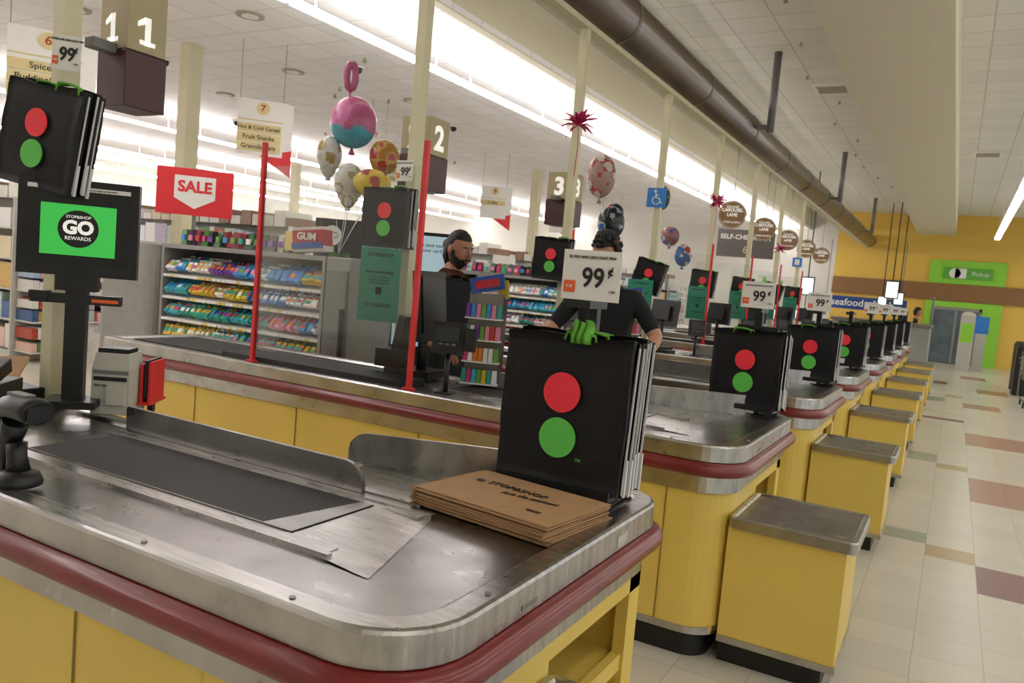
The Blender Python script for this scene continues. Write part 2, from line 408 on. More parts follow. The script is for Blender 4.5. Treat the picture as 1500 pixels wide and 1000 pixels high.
b.bb(-.741,-.738,.95,1.02,.935,.965,8); b.bb(-.741,-.738,.40,.47,.94,.95,7)
counter_me=b.mesh('checkout_counter',[M_steel,M_steel2,M_red,M_yel,M_kick,mat('groove','#8a7430',.6),M_belt,M_steelD,M_wplas,M_blk])
Y0=1.07; P=2.33; NL=8
for n in range(NL): obj('checkout_counter',counter_me,(0,Y0+P*n,0))
YN=[Y0+P*n for n in range(NL)]
# ------------------------------------------------------------------ lane poles
b=MB(); b.bb(-3.165,-3.095,-.035,.035,1.001,3.90,0); b.bb(-3.2,-3.06,-.07,.07,1.001,1.02,1)
pole_me=b.mesh('lane_pole',[M_cream,M_steel])
for n in range(NL):
    obj('lane_pole',pole_me,(.06 if n==0 else 0,Y0+P*n+.72+(.02 if n==0 else 0),0))
def numbox(k,y):
    b=MB(); s={1:.088,2:.115,3:.125}[k]
    b.bb(-s,s,-s,s,0,.25,0); b.bb(-s-.004,s+.004,-s-.004,s+.004,-.225 if k==1 else -.24,-.004,1)
    b.bb(-.03,.03,-s-.10,-s,-.02,.02,2)
    o=b.build('lane_number_sign',[M_signc,M_dred,M_gray],({1:-3.05,2:-3.27,3:-3.33}[k],y,H+.775),bevel=.004)
    f=.15 if k==1 else .22; zz=.075 if k==1 else .11
    for loc,rot in (((0,-s-.003,zz),(R(90),0,0)),((s+.003,0,zz),(R(90),0,R(90)))):
        if k==1:
            g=MB(); g.bb(-.013,.013,-.001,.001,-.055,.055,0); g.add([(-.013,-.001,.055),(-.045,-.001,.03),(-.045,-.001,.012),(-.013,-.001,.028)],[(3,2,1,0),(0,1,2,3)],0)
            g.bb(-.035,.035,-.001,.001,-.055,-.038,0)
            gg=g.build('digit_one',[M_digit],loc,(0,0,rot[2]),o); gg.location.z=.085
        else: text(str(k),f,loc,M_digit,o,rot=rot,bold=.008)
for k in (1,2,3): numbox(k,YN[k-1]+.72+.28)
# ------------------------------------------------------------------ bag stack
def bagmesh(w=.41,h=.46,n=6,big=False):
    b=MB()
    for k in range(n):
        dx=random.uniform(-.006,.006)+k*.002; dz=random.uniform(-.012,.012) if k else 0
        y=k*.026
        g=12; vs=[];fs=[]
        ph=random.random()*6
        for side in (0,1):
            for j in range(g+1):
                for i in range(g+1):
                    u=i/g-.5; v=j/g
                    bul=.006*math.sin(u*7+ph)*math.sin(v*5+ph)+.006*math.cos(u*math.pi)*math.sin(v*math.pi)+.002*math.sin(v*21+u*9+ph)
                    ww=w*(1+.02*v)+.004*math.sin(v*9+ph)
                    yy=y-bul if side==0 else y+.020
                    vs.append((u*ww+dx,yy,v*h+dz+.005*math.sin(u*9+ph)*(1 if j==g else 0)))
        N=(g+1)**2
        for j in range(g):
            for i in range(g):
                a=j*(g+1)+i
                fs.append((a,a+1,a+g+2,a+g+1)); fs.append((N+a,N+a+g+1,N+a+g+2,N+a+1))
        b.add(vs,fs,0,smooth=True)
        o=len(b.v)-len(vs)
        def rim(l,mt):
            for q in range(len(l)-1):
                b.f.append((o+l[q],o+N+l[q],o+N+l[q+1],o+l[q+1])); b.m.append(mt); b.c.append((1,1,1)); b.s.append(False)
        rim([j*(g+1) for j in range(g+1)],0); rim([j*(g+1)+g for j in reversed(range(g+1))],0)
        rim([g*(g+1)+i for i in range(g+1)],0); rim(list(reversed(range(g+1))),0)
        if k>0:
            b.box((w/2+dx+.005,y,dz+h/2),(.005,.005,h-.02),1,ry=R(1.1))
            b.box((w/2+dx+.006,y+.004,dz+.06),(.006,.012,.11),1)
    b.disc((-.0,-.015,h*.62),w*.147,mat=2); b.disc((-.0,-.015,h*.32),w*.147,mat=3)
    for k in range(5 if big else 2):
        x=random.uniform(-.05,.12); y=.01+k*.026; t=random.uniform(.006,.018)
        b.tube([(x-.05,y,h-.015),(x-.045,y,h+t*.7),(x-.02,y+.012,h+t),(x+.02,y-.012,h+t*.9),(x+.045,y,h+t*.5),(x+.05,y,h-.015)],.017,6,4,flat=.3)
    if big:
        for q in range(3):
            x=.01+q*.022
            b.tube([(x-.01,.07+q*.01,h-.01),(x-.015,.05,h+.03+.008*q),(x,.03,h+.04-.006*q),(x+.012,.0,h+.02),(x+.01,-.016,h-.005),(x+.012,-.018,h-.022)],.016,6,4,flat=.35)
    return b.mesh('shopping_bag_stack',[M_bag,M_bagw,M_rdot,M_gdot,M_gfab])
bag_big=bagmesh(.415,.462,6,True); bag_mid=bagmesh(.395,.435,6,False); bag_up=bagmesh(.34,.37,4)
def price_card(parent,loc,w=.19,h=.15,s=1,tilt=0):
    b=MB(); b.bb(-w/2,w/2,-.002,.002,-h/2,h/2,0); b.bb(-w*.46,-w*.26,-.004,-.002,-h*.36,-h*.12,1)
    o=b.build('price_card',[M_white,M_orange],loc,(0,tilt,0),parent)
    text('99',h*.55,(w*.04,-.004,-h*.06),M_ink,o,bold=.0016*s,sx=.9); text('¢',h*.25,(w*.33,-.004,h*.10),M_ink,o,bold=.001)
    text('$$ RED AND GRN LIGHT PRN',h*.085,(0,-.004,h*.36),M_ink,o,sx=.9); text('9.98',h*.08,(-w*.36,-.005,-h*.24),M_white,o)
    text('/ EA',h*.08,(w*.38,-.004,-h*.3),M_ink,o)
    return o
for n in range(NL):
    b=MB()
    b.bb(-.17,.17,0,.22,.990,1.0,0); b.bb(-.02,.02,.16,.19,.99,1.62,0); b.bb(-.19,.19,-.02,.17,1.02,1.032,0); b.bb(-.19,.19,-.03,-.018,1.02,1.05,0)
    b.bb(-.12,.12,.155,.165,1.1,1.5,0); b.bb(-.03,.05,.03,.165,1.58,1.61,0); b.bb(-.1,.1,.02,.16,1.0,1.02,0)
    y=YN[n]+(1.08 if n==0 else 1.20)
    st=b.build('bag_stand',[M_blk],(-1.01 if n==0 else -1.02,y,0),(0,0,R(0 if n==0 else -5)))
    o=obj('bags',bag_big if n==0 else bag_mid,(0,0,1.034),(R(-2),R(random.uniform(-1.5,1.5)) if n else 0,0),st)
    if n==0: text('TM',.014,(.075,-.016,.09),M_gdot,o)
    if n!=3: price_card(st,(.045 if n==0 else .02,.03,1.68))
for n in range(NL):
    y=YN[n]+.72-.16
    if n==0: o=obj('hanging_shopping_bag',bag_up,(-2.96,y+.0,H+.18),(0,R(9),R(12)))
    elif n==1: o=obj('hanging_shopping_bag',bag_up,(-3.21,y,H+.13),(0,0,R(6)))
    elif n==2: o=obj('hanging_shopping_bag',bag_up,(-3.20,y,H+.02),(0,R(2),R(4)))
    else: o=obj('hanging_shopping_bag',bag_up,(-3.16,y,H-.02),(0,R(14) if n in (3,6) else R(4),R(4)))
pc=price_card(None,(-2.935,YN[0]+.66,H+.68),.11,.125); pc.rotation_euler=(0,R(5),R(25))
pc=price_card(None,(-3.13,YN[1]+.62,H+.62),.13,.13)
for n in (1,3,4,5,6,7):
    b=MB(); b.bb(-.145,.145,-.003,.003,-.23,.23,0); b.bb(-.02,.02,-.005,-.003,-.06,-.015,1)
    b.tube([(.10,.01,-.54),(.10,.01,.2)],.006,6,2)
    o=b.build('teal_notice_poster',[M_teal,M_ink,M_steel],(-3.17,YN[n]+.50,H-.11),(0,0,R(8)))
    text('STOP&SHOP',.034,(0,-.004,.185),M_ink,o,bold=.0006); text('How are we doing?',.026,(0,-.004,.08),M_ink,o,bold=.0006)
    text('Let us know at\nscan the code below\nand tell us about it',.018,(0,-.004,.03),M_ink,o); text('STOP&SHOP',.034,(0,-.004,-.13),M_ink,o,bold=.0006)
for n in (1,4,5,6,7):
    b=MB()
    for x in ((-3.75,-2.54) if n==1 else (-2.9,)):
        b.bb(x-.013,x+.013,.03,.055,1.001,2.34,0); b.bb(x-.03,x+.03,.015,.06,1.001,1.012,0)
    if n==1: b.bb(-3.735,-2.555,.04,.046,1.08,2.2,1)
    else: b.bb(-3.8,-2.915,.04,.046,1.08,2.2,1)
    b.build('sneeze_guard',[M_redp,M_plexi],(0,YN[n],0))
b=MB()
b.box((0,0,1.42),(.36,.045,.29),0,rx=R(8)); b.box((0,.03,1.42),(.2,.05,.16),0,rx=R(8)); b.tube([(0,.03,1.001),(0,.03,1.36)],.022,10,0); b.bb(-.12,.12,-.06,.12,1.001,1.012,0)
b.box((0,.035-.065,1.425),(.32,.004,.245),1,rx=R(8))
b.bb(-.2,.2,.06,.3,1.001,1.06,0)
pos_me=b.mesh('register_monitor',[M_blk,M_scrd])
b=MB()
b.box((0,0,1.44),(.05,.34,.42),0,ry=R(-6)); b.box((-.04,.02,1.42),(.06,.2,.26),0); b.tube([(-.03,0,1.001),(-.03,0,1.36)],.03,10,0); b.bb(-.22,.08,-.12,.14,1.001,1.05,0)
b.bb(-.30,-.12,-.10,.08,1.05,1.16,0); b.box((-.16,.0,1.26),(.05,.16,.22),0,ry=R(10)); b.box((.03,0,1.45),(.004,.30,.34),1,ry=R(-6))
pos2_me=b.mesh('register_monitor',[M_blk,M_scrd])
b=MB()
b.tube([(0,0,1.001),(0,0,1.22)],.014,8,0); b.box((0,0,1.30),(.17,.06,.17),0,rx=R(-15)); b.box((0,-.038,1.325),(.13,.006,.085),1,rx=R(-15))
for i in range(3):
    for j in range(3): b.box((-.035+i*.035,-.030+j*-.003,1.235+j*.018),(.022,.01,.012),2,rx=R(-15))
b.box((.12,0,1.30),(.05,.07,.12),0,rx=R(-10)); b.bb(-.05,.05,-.05,.05,1.001,1.01,0)
pin_me=b.mesh('card_terminal',[M_blk,mat('terminal_screen','#2c3034',.25),M_gray])
for n in range(1,NL):
    if n==1: obj('register_monitor',pos2_me,(-2.78,YN[n]+.52,0),(0,0,R(8)))
    else: obj('register_monitor',pos_me,(-2.82,YN[n]+.42,0),(0,0,R(160)))
    obj('card_terminal',pin_me,(-2.36,YN[n]+.13,0),(0,0,R(20)))
# ------------------------------------------------------------------ lane 1 equipment
b=MB()
b.bb(-.20,.20,-.02,.02,-.175,.175,0); b.bb(-.17,.17,-.0225,-.02,-.135,.15,1); b.bb(-.125,.125,-.024,-.0225,-.10,.085,2)
b.tube([(0,-.0245,-.003),(0,-.024,-.003)],.068,32,4); b.bb(-.17,.17,-.0235,-.0225,.135,.15,3)
b.bb(-.05,.05,.02,.06,-.08,.08,0); b.box((0,0,-.20),(.14,.05,.06),0); b.box((0,.0,-.26),(.30,.05,.035),0); b.box((-.12,-.01,-.25),(.06,.06,.03),0);b.box((.1,-.026,-.262),(.09,.004,.012),5)
b.bb(-.035,.035,-.02,.03,-.64,-.22,0); b.bb(-.09,.09,-.08,.08,-.662,-.635,0)
mo=b.build('customer_display_monitor',[M_blk,M_scrd,M_scr,M_white,M_ink,M_orange],(-2.84,1.75,H+.045),(0,0,R(45)),bevel=.003)
text('GO',.066,(0,-.026,.0),M_digit,mo,bold=.003); text('STOP&SHOP',.015,(0,-.026,.04),M_digit,mo); text('REWARDS',.019,(0,-.026,-.038),M_digit,mo)
text('This terminal has been idle. Touch screen to begin at the start.',.010,(0,-.025,.1425),M_ink,mo)
b=MB()
b.box((0,0,.09),(.14,.17,.18),0); b.box((0,-.01,.205),(.138,.15,.06),0,taper=.86); b.box((0,-.02,.242),(.11,.10,.02),1); b.bb(-.06,.06,-.090,-.084,.13,.145,1); b.bb(.0,.05,-.092,-.085,.055,.08,1); b.bb(-.01,.06,-.10,-.085,.04,.11,0)
b.bb(-.065,.065,-.087,-.085,.155,.17,2)
pr=b.build('receipt_printer',[M_wplas,M_blk,M_gray],(-2.81,1.915,1.001),(0,0,R(35)),bevel=.008)
text('TM-T88',.014,(-.035,-.088,.11),M_ink,pr)
b=MB()
b.tube([(0,0,0),(0,0,.012),(0,0,.03),(0,0,.04)],[.058,.058,.05,.03],24,0); b.tube([(0,0,.03),(0,.01,.07),(0,.015,.11)],[.03,.024,.026],12,0)
b.tube([(0,.055,.03),(0,.055,.09),(0,.035,.13),(0,.02,.165)],[.022,.026,.03,.034],12,0)
b.tube([(0,.09,.185),(0,.05,.20),(0,.0,.205),(0,-.06,.205),(0,-.085,.20)],[.024,.04,.044,.046,.042],16,0,flat=.75); b.box((0,-.087,.20),(.066,.006,.04),1); b.box((0,.0,.238),(.03,.08,.008),2)
b.build('barcode_scanner',[M_blk,M_scrd,M_gray],(-2.09,1.15,1.0),(0,0,R(90)))
b=MB()
b.box((0,0,.07),(.36,.26,.14),0); b.box((0,-.03,.17),(.34,.18,.05),0,rx=R(15))
for i in range(6):
    for j in range(3): b.box((-.12+i*.048,-.09+j*.045,.196-.012+j*.012),(.036,.034,.012),1,rx=R(15))
b.build('register_keyboard',[M_blk,M_gray],(-2.98,1.40,.999),(0,0,R(40)),bevel=.004)
b=MB(); b.box((0,0,.085),(.010,.16,.15),0); b.box((.03,0,.09),(.008,.16,.16),0); b.box((.015,0,.10),(.012,.15,.15),1); b.box((0.015,0,.005),(.05,.18,.01),0); b.box((.015,0,-.17),(.02,.03,.34),1)
b.build('red_folder_rack',[M_reds,M_blk],(-2.79,2.03,1.03),(0,0,R(35)))
b=MB(); b.box((0,0,.0),(.14,.18,.006),0); b.box((.01,.02,.006),(.13,.16,.004),1,rz=.1)
b.build('paper_flyer',[M_white,M_kraft],(-3.13,1.64,1.13),(R(25),0,R(40)))
b=MB(); b.bb(-3.25,-3.0,1.58,1.74,1.001,1.08,0); b.build('cash_drawer',[M_blk],bevel=.005)
b=MB()
for k in range(11):
    r=R(-4+random.uniform(-1.6,1.6))
    b.box((random.uniform(-.008,.008),random.uniform(-.006,.006),.003+k*.0048),(.455,.32,.0032),0,rz=r)
    b.box((-.229+random.uniform(-.004,.004),0,.003+k*.0048),(.006,.31,.0042),0,rz=r)
kb=b.build('paper_bag_stack',[M_kraft],(-1.025,YN[0]+.85,.990),(0,0,R(-3)))
z=.0545
text('STOP&SHOP',.041,(-.02,.055,z),M_inkb,kb,rot=(0,0,R(-4)),bold=.0003,sx=.9); text('love the moment',.032,(.05,.005,z),M_inkb,kb,rot=(0,0,R(2)),shear=.4,sx=.8)
text('please reuse\nand recycle',.009,(.12,-.09,z),M_inkb,kb,rot=(0,0,R(-4)))
o=MB(); o.tube([(-.155,.063,z),(-.155,.063,z+.0008)],.014,18,0); o.build('logo_dot',[M_inkb],parent=kb)
# ------------------------------------------------------------------ racks
PAL=[hx(c) for c in ['#d63a80','#2fa595','#f4f4f0','#7b3fa0','#e6bf3a','#3f8fd6','#d84838','#69a845','#e88fae','#45b8cc','#ffffff','#e8862d']]
def candy(name,x0,x1,y0,loc=(0,0,0)):
    b=MB(); L=x1-x0
    b.bb(x0,x1,y0+.42,y0+.46,0,1.66,0); b.bb(x0-.03,x0,y0,y0+.46,0,1.66,1); b.bb(x1,x1+.03,y0,y0+.46,0,1.66,1); b.bb(x0,x1,y0,y0+.46,0,.6,1)
    b.bb(x0-.03,x1+.03,y0,y0+.46,1.66,1.70,1)
    rows=[(.70,[2,1,6]),(.86,[5,9,4,2]),(1.06,[1,9,10,2]),(1.26,[5,10,9,4]),(1.46,[2,7,8,5,10,3])]
    for z,p in rows:
        b.box(((x0+x1)/2,y0+.2,z-.01),(L,.40,.012),2,rx=R(12)); b.box(((x0+x1)/2,y0+.005,z-.05),(L,.006,.025),2)
        x=x0+.02; run=0;c=PAL[0];c2=c
        while x<x1-.07:
            if run<=0:
                run=random.randint(2,5); c=PAL[random.choice(p+p+[random.randrange(12)])]; c2=random.choice(PAL); hh=random.uniform(.065,.11); tl=random.uniform(-50,-22)
            w=random.uniform(.05,.085); run-=1
            for q in range(3):
                cc=tuple(max(0,min(1,v*random.uniform(.75,1.1))) for v in c)
                xx=x+w/2+random.uniform(-.006,.006); ti=R(tl+random.uniform(-12,12)); rz_=random.uniform(-.25,.25)
                M=Matrix.Translation((xx,y0+.05+q*.11,z+.042+q*.025))@Matrix.Rotation(rz_,4,'Z')@Matrix.Rotation(ti,4,'X')
                b.box((0,0,0),(w*.9,.05,hh),3,col=cc,taper=.85,M=M)
                b.box((0,-.024,.0),(w*.62,.008,hh*.42),3,col=c2 if random.random()<.7 else random.choice(PAL),M=M)
            if random.random()<.45: b.box((x+w/2,y0-.003,z-.05),(.035,.006,.022),3,col=hx('#e8cb4b') if random.random()<.6 else (.9,.9,.9))
            x+=w
    x=x0
    while x<x1-.5:
        c=random.choice([hx('#2a2028'),hx('#3c7c34'),hx('#4a2f5a'),hx('#8b2c3c'),hx('#2e5b35'),hx('#c0bdb0'),hx('#3a3a40')])
        w=random.uniform(.07,.11)
        b.box((x+w/2,y0+.2,1.77),(w*1.05,.07,.15),3,col=c,rx=R(random.uniform(-16,16)),rz=random.uniform(-.4,.4),ry=R(random.uniform(-12,12)),taper=.75)
        b.box((x+w/2,y0+.165,1.77),(w*.5,.03,.05),3,col=random.choice(PAL)); x+=w
    return b.build(name,[M_gray,M_lgray,M_white,M_prod],loc)
candy('candy_rack',-6.40,-4.45,4.75)
for n in (3,4,5): candy('candy_rack',-6.45,-4.45,YN[n]-.98)
b=MB(); b.loops([(rrect(-7.35,-6.52,4.72,5.3,.12),0),(rrect(-7.35,-6.52,4.72,5.3,.12),1.68),(rrect(-7.35,-6.52,4.72,5.3,.12,.02),1.70)],0); b.build('display_cabinet',[M_lgray])
b=MB()
b.bb(-4.38,-4.12,4.72,5.25,0,1.70,0); b.bb(-4.36,-4.14,4.70,4.72,.2,1.6,1); b.bb(-4.17,-4.14,4.66,4.70,.7,1.3,2)
b.build('drink_cooler',[M_lgray,mat('cooler_face','#7c7c79',.35,.4),M_blk],bevel=.01)
b=MB()
b.box((0,0,.11),(.28,.16,.20),0,col=hx('#d8d4cc'),rz=.2,ry=R(-6)); b.box((0,-.012,.12),(.285,.15,.13),0,col=hx('#b8262f'),rz=.2,ry=R(-6)); b.box((0,-.02,.06),(.285,.145,.05),0,col=hx('#2a57a5'),rz=.2,ry=R(-6)); b.box((-.25,.05,.09),(.14,.12,.16),0,col=hx('#c8b04a'),rz=-.2)
o=b.build('bubble_gum_box',[M_prod],(-4.66,4.85,1.715)); text('GUM',.08,(.015,-.10,.13),M_white,o,rot=(R(90),0,.2),bold=.003)
b=MB()
b.bb(-.12,.12,-.08,.10,0,.60,0)
for z in (.02,.16,.30,.44):
    b.bb(-.13,.13,-.15,-.08,z-.008,z,1)
    for k in range(7): b.box((-.11+k*.036,-.12,z+.045),(.032,.04,.085),2,col=tuple(.8*v for v in random.choice(PAL)),taper=.85)
b.box((0,-.09,.66),(.24,.02,.10),2,col=hx('#2a4f98'),ry=R(-12)); b.box((0,-.102,.66),(.17,.01,.05),2,col=hx('#b8262f'),ry=R(-12)); b.box((.1,.0,.63),(.07,.05,.12),2,col=hx('#b89c2a'),ry=R(-8))
tw=b.mesh('gum_tower_display',[M_steelD,M_white,M_prod])
for n in (1,2):
    o=obj('gum_tower_display',tw,(-2.44,YN[n]+.64,1.001),(0,0,R(20))); o.scale=(.85,.85,.92)
b=MB(); b.bb(-.27,.27,0,.06,.0,1.98,0); b.bb(-.25,.25,-.01,0,1.0,1.95,1)
o=b.build('store_info_banner',[M_blk,mat('screen_blue','#a9c3cf',.4,emit=.4)],(-3.98,5.5,0),(0,0,R(25)))
text('STOP SHOP',.085,(0,-.013,1.56),M_ink,o,bold=.001); text('Ways to save today\nwith your card',.045,(0,-.013,1.85),M_ink,o)
b=MB(); b.bb(-.22,.22,-.01,.01,1.55,2.05,0); b.bb(-.015,.015,0.012,.03,.0,2.0,1); b.bb(-.2,.2,-.05,.06,0,.015,1); b.disc((-.06,-.012,1.9),.09,mat=2)
o=b.build('black_sign_board',[M_blkm,M_steelD,M_white],(-4.95,5.47,0),(0,0,R(25))); text('GO',.08,(-.06,-.016,1.9),M_ink,o); text('Sign up\nfor savings',.07,(.02,-.012,1.7),M_gfab,o)
b=MB(); w,h=.39,.25
b.bb(-w,w,-.01,.01,-h,h,0)
b.add([(-.21,-.014,.17),(-.21,-.014,-.07),(0,-.014,-.18),(.21,-.014,-.07),(.21,-.014,.17)],[(0,1,2,3,4)],1)
b.bb(-.02,.02,.012,.03,-2.28,-.1,2); b.bb(-.3,.3,-.12,.16,-2.28,-2.255,2)
o=b.build('sale_sign',[M_reds,M_white,M_steelD],(-7.30,5.76,H+.63),(0,0,R(42)))
text('SALE',.165,(0,-.017,.05),M_reds,o,bold=.006)
# gondolas
PALM=[tuple(.45*v+.4 for v in c) for c in PAL]+[(.75,.73,.68)]*6+[hx('#b5452e'),hx('#caa45a'),hx('#3c5a8c'),hx('#5d8a4c')]
b=MB(); L=15
b.bb(-L,0,-.03,.03,0,2.15,0); b.bb(-L,0,-.5,.5,0,.15,0)
for side in (-1,1):
    for z in (.15,.55,.95,1.35,1.75):
        b.bb(-L,0,side*.03,side*.5,z-.02,z,0)
        x=-L
        while x<-.15:
            c=random.choice(PALM); w=random.uniform(.12,.34); hh=random.uniform(.2,.34)
            b.bb(x,min(0,x+w-.015),side*.1,side*.46,z,z+hh,1,col=c); x+=w
for z in (.15,.55,.95,1.35,1.75):
    b.bb(.0,.45,-.45,.45,z-.02,z,0)
    for q in range(2 if z<1.7 else 1):
        y=-.44
        while y<.4:
            c=tuple(.85*v for v in random.choice(PALM)); hh=random.uniform(.11,.16); b.bb(.05,.42,y,y+.075,z+q*.17,z+q*.17+hh,1,col=c); y+=.085
x=-L
while x<-.2:
    c=random.choice([(.8,.78,.7),hx('#c7b9a0'),hx('#8a6a54'),hx('#d8d4cc')]); b.bb(x,x+.22,-.3,.3,2.15,2.15+random.uniform(.08,.25),1,col=c); x+=.25
b.bb(0,.02,-.5,.5,0,2.15,0)
gme=b.mesh('grocery_shelf',[mat('shelf_metal','#c9c6be',.5),M_prod])
for k in range(1,9): obj('grocery_shelf',gme,(-10.8 if k<2 else -9.0,3.2+k*3.05,0))
def aisle(k,lines,x,y,z,s=1):
    b=MB()
    b.bb(-.30,.30,-.008,.008,-.36,.38,0); b.disc((.02,-.012,.27),.085,mat=1); b.bb(-.30,.30,-.012,-.008,.10,.115,1)
    for i in range(len(lines)):
        zz=.0-i*.125; b.bb(-.30,.27,-.02,-.008,zz-.055,zz+.055,2)
    b.add([(.30,-.004,.38),(.42,-.004,.36),(.42,-.004,-.42),(.30,-.004,-.36)],[(0,1,2,3)],0)
    b.add([(.0,-.006,-.36),(.42,-.006,-.25),(.42,-.006,-.62)],[(0,1,2)],3)
    top=ZS-z
    b.tube([(-.28,0,.38),(-.28,0,top)],.004,5,4); b.tube([(.28,0,.38),(.28,0,top)],.004,5,4)
    o=b.build('aisle_sign',[M_white,M_tan,M_tan,M_reds,M_steelD],(x,y,z),(0,0,facecam(x,y)-R(2)))
    o.scale=(s,s,1)
    text(str(k),.12,(.02,-.016,.27),mat('digit_red','#a8382c',.5),o,bold=.003)
    for i,l in enumerate(lines): text(l,.085 if len(l)<14 else .07,(-.02,-.023,-i*.125),M_ink,o,bold=.001)
aisle(6,['Spices','Pudding/Jello','Baking Needs'],-8.34,4.70,H+1.72,1.10)
aisle(7,['Hot & Cold Cereal','Fruit Snacks','Granola Bars'],-8.5,7.7,H+1.73,1.0)
aisle(8,['Crackers','Cookies'],-9,11.4,H+1.73)
aisle(9,['Coffee'],-9.7,15.9,H+1.73)
aisle(10,['Soda'],-9.7,19.5,H+1.73)
aisle(11,['Paper'],-9.7,23,H+1.73)
b=MB(); b.bb(-.16,.16,-.03,.03,-.1,.1,0); b.tube([(0,0,.1),(0,0,.62)],.008,6,1)
o=b.build('exit_sign',[M_white,M_steelD],(-9.2,10.8,ZS-.62),(0,0,facecam(-9.2,10.8))); text('EXIT',.12,(0,-.033,0),M_reds,o,bold=.004)
b=MB(); b.bb(-.11,.11,-.004,.004,-.11,.11,0); b.bb(-.02,.02,.004,.02,-.03,.03,1)
b.tube([(-.015,-.008,.075),(-.015,-.006,.075)],.016,12,1)
for a in range(12):
    a0=R(100+a*20); a1=R(100+(a+1)*20); b.tube([(.0+.045*math.cos(a0),-.007,-.03+.045*math.sin(a0)),(.0+.045*math.cos(a1),-.007,-.03+.045*math.sin(a1))],.006,6,1)
b.tube([(-.01,-.007,.055),(-.002,-.007,.0),(.035,-.007,-.005),(.055,-.007,-.06),(.07,-.007,-.055)],.008,6,1); b.tube([(-.006,-.007,.03),(.03,-.007,.03)],.006,6,1)
b.build('accessible_lane_sign',[M_blue,M_white],(-3.14,YN[3]+.72-.06,H+1.07),(0,0,R(5)))
b=MB(); b.bb(-.1,.1,-.004,.004,-.1,.1,0); b.bb(-.05,.05,-.006,-.004,-.06,.06,1); b.bb(-.02,.02,.004,.02,-.03,.03,1)
b.build('accessible_lane_sign',[M_blue,M_white],(-3.14,YN[7]+.66,H+.9))
for k in range(5):
    y=12.0+k*2.25; b=MB(); b.disc((0,0,0),.205,th=.012,mat=0); b.tube([(0,0,.20),(0,0,3.9-H-1.25)],.005,5,1); b.disc((0,-.007,0),.192,th=.002,mat=2); b.disc((0,-.009,0),.184,th=.002,mat=0)
    o=b.build('lane_disc_sign',[M_brown,M_steelD,M_cream],(-3.10,y,H+1.25),(0,0,R(8)))
    text('SQUARE',.05,(0,-.011,.115),M_digit,o); text('CAROUSEL\nLANE',.07,(0,-.011,.03),M_digit,o,bold=.001,sx=.9); text('CASH & BAG',.045,(0,-.011,-.115),M_digit,o)
b=MB(); b.bb(-.72,.72,-.03,.03,-.32,.4,0); b.tube([(-.6,0,.4),(-.6,0,ZH-H-1.4)],.008,6,1); b.tube([(.6,0,.4),(.6,0,ZH-H-1.4)],.008,6,1)
o=b.build('self_checkout_sign',[mat('sign_gray','#5a5450',.5),M_steelD],(-5.0,21,H+1.4),(0,0,R(12))); text('SELF-CHECKOUT',.17,(0,-.034,.2),M_white,o,bold=.003); text('6',.25,(0,-.034,-.12),M_tan,o)
def ribbon(x,y,z,s=.16):
    b=MB()
    for k in range(26):
        a=random.uniform(0,6.28); e=random.uniform(-1,1.2); l=s*random.uniform(.5,1.0)
        d=Vector((math.cos(a),math.sin(a)*.6,e*.8)).normalized()*l
        b.tube([(0,0,0),d*.5+Vector((0,0,.02)),d],[.012,.026,.006],6,0,flat=.3)
    b.tube([(0,0,0),(.01,0,-.2),(0,0,-.45)],.004,5,0)
    b.build('ribbon_bow',[M_pulp],(x,y,z))
ribbon(-3.03,YN[2]+.54,H+1.38,.19); ribbon(-3.05,YN[4]+.54,H+1.3,.17); ribbon(-3.05,YN[6]+.54,H+1.0)
def balloon_cluster(items,anchor):
    b=MB(); A=Vector(anchor)
    for (p,r,cols,kind) in items:
        p=Vector(p); rx,ry,rz=r
        def fn(q):
            if kind=='drop' and q.z<0: return Vector((q.x*(1+q.z*.35),q.y*(1+q.z*.35),q.z*1.15))
            return q
        ph=random.random()*6
        def cf(q):
            t=math.sin(q.x*34+ph)*math.sin(q.z*31+ph*2)+.6*math.sin(q.z*13+q.x*11+ph)
            if kind=='split': return (cols[0] if q.x>-.05+.03*math.sin(q.z*20) else cols[1]) if q.z>-.06+.02*math.sin(q.x*30) else cols[2]
            return cols[0] if t<.2 else (cols[1] if t<.65 else cols[2])
        M=Matrix.Translation(p)@Matrix.Rotation(facecam(p.x,p.y),4,'Z')
        b.sph((0,0,0),(rx,ry,rz),0,nu=48,nv=32,M=M,fn=fn,cfn=cf)
        b.tube([p+Vector((0,0,-rz*1.0)),p+Vector((0,0,-rz*1.25))],[.008,.03],8,0,col=cols[0])
        e=p+Vector((0,0,-rz*1.2)); b.tube([e,(e*.4+A*.6)+Vector((.02,0,.05)),A],.0025,5,0,col=(.7,.7,.7))
    return b.build('balloon_bunch',[M_foil])
pk=hx('#b8527c');cy=hx('#4f93a4');wh=hx('#b8b4ac');go=hx('#988052');ye=hx('#c8ac2c');rd=hx('#a03a34');bl=hx('#2f5a90')
balloon_cluster([((-4.7,5.28,H+1.22),(.20,.14,.22),(hx('#a8527a'),hx('#c0709a'),cy),'split'),((-4.86,5.18,H+.92),(.11,.10,.17),(wh,wh,go),'drop'),((-4.63,5.2,H+.68),(.13,.11,.18),(wh,go,wh),'drop'),
 ((-4.45,5.42,H+.95),(.13,.08,.15),(hx('#98702c'),hx('#b08a4a'),rd),''),((-4.42,5.25,H+.70),(.16,.09,.12),(ye,ye,rd),'')],(-4.47,4.95,1.735))
b=MB()
for k in range(20):
    a0=2*math.pi*k/20; a1=2*math.pi*(k+1)/20
    b.tube([(.038*math.cos(a0),0,.11*math.sin(a0)),(.038*math.cos(a1),0,.11*math.sin(a1))],.030,10,0,col=hx('#a04a72'),caps=False)
b.tube([(0,0,-.1),(0,0,-.2)],.01,6,0,col=pk)
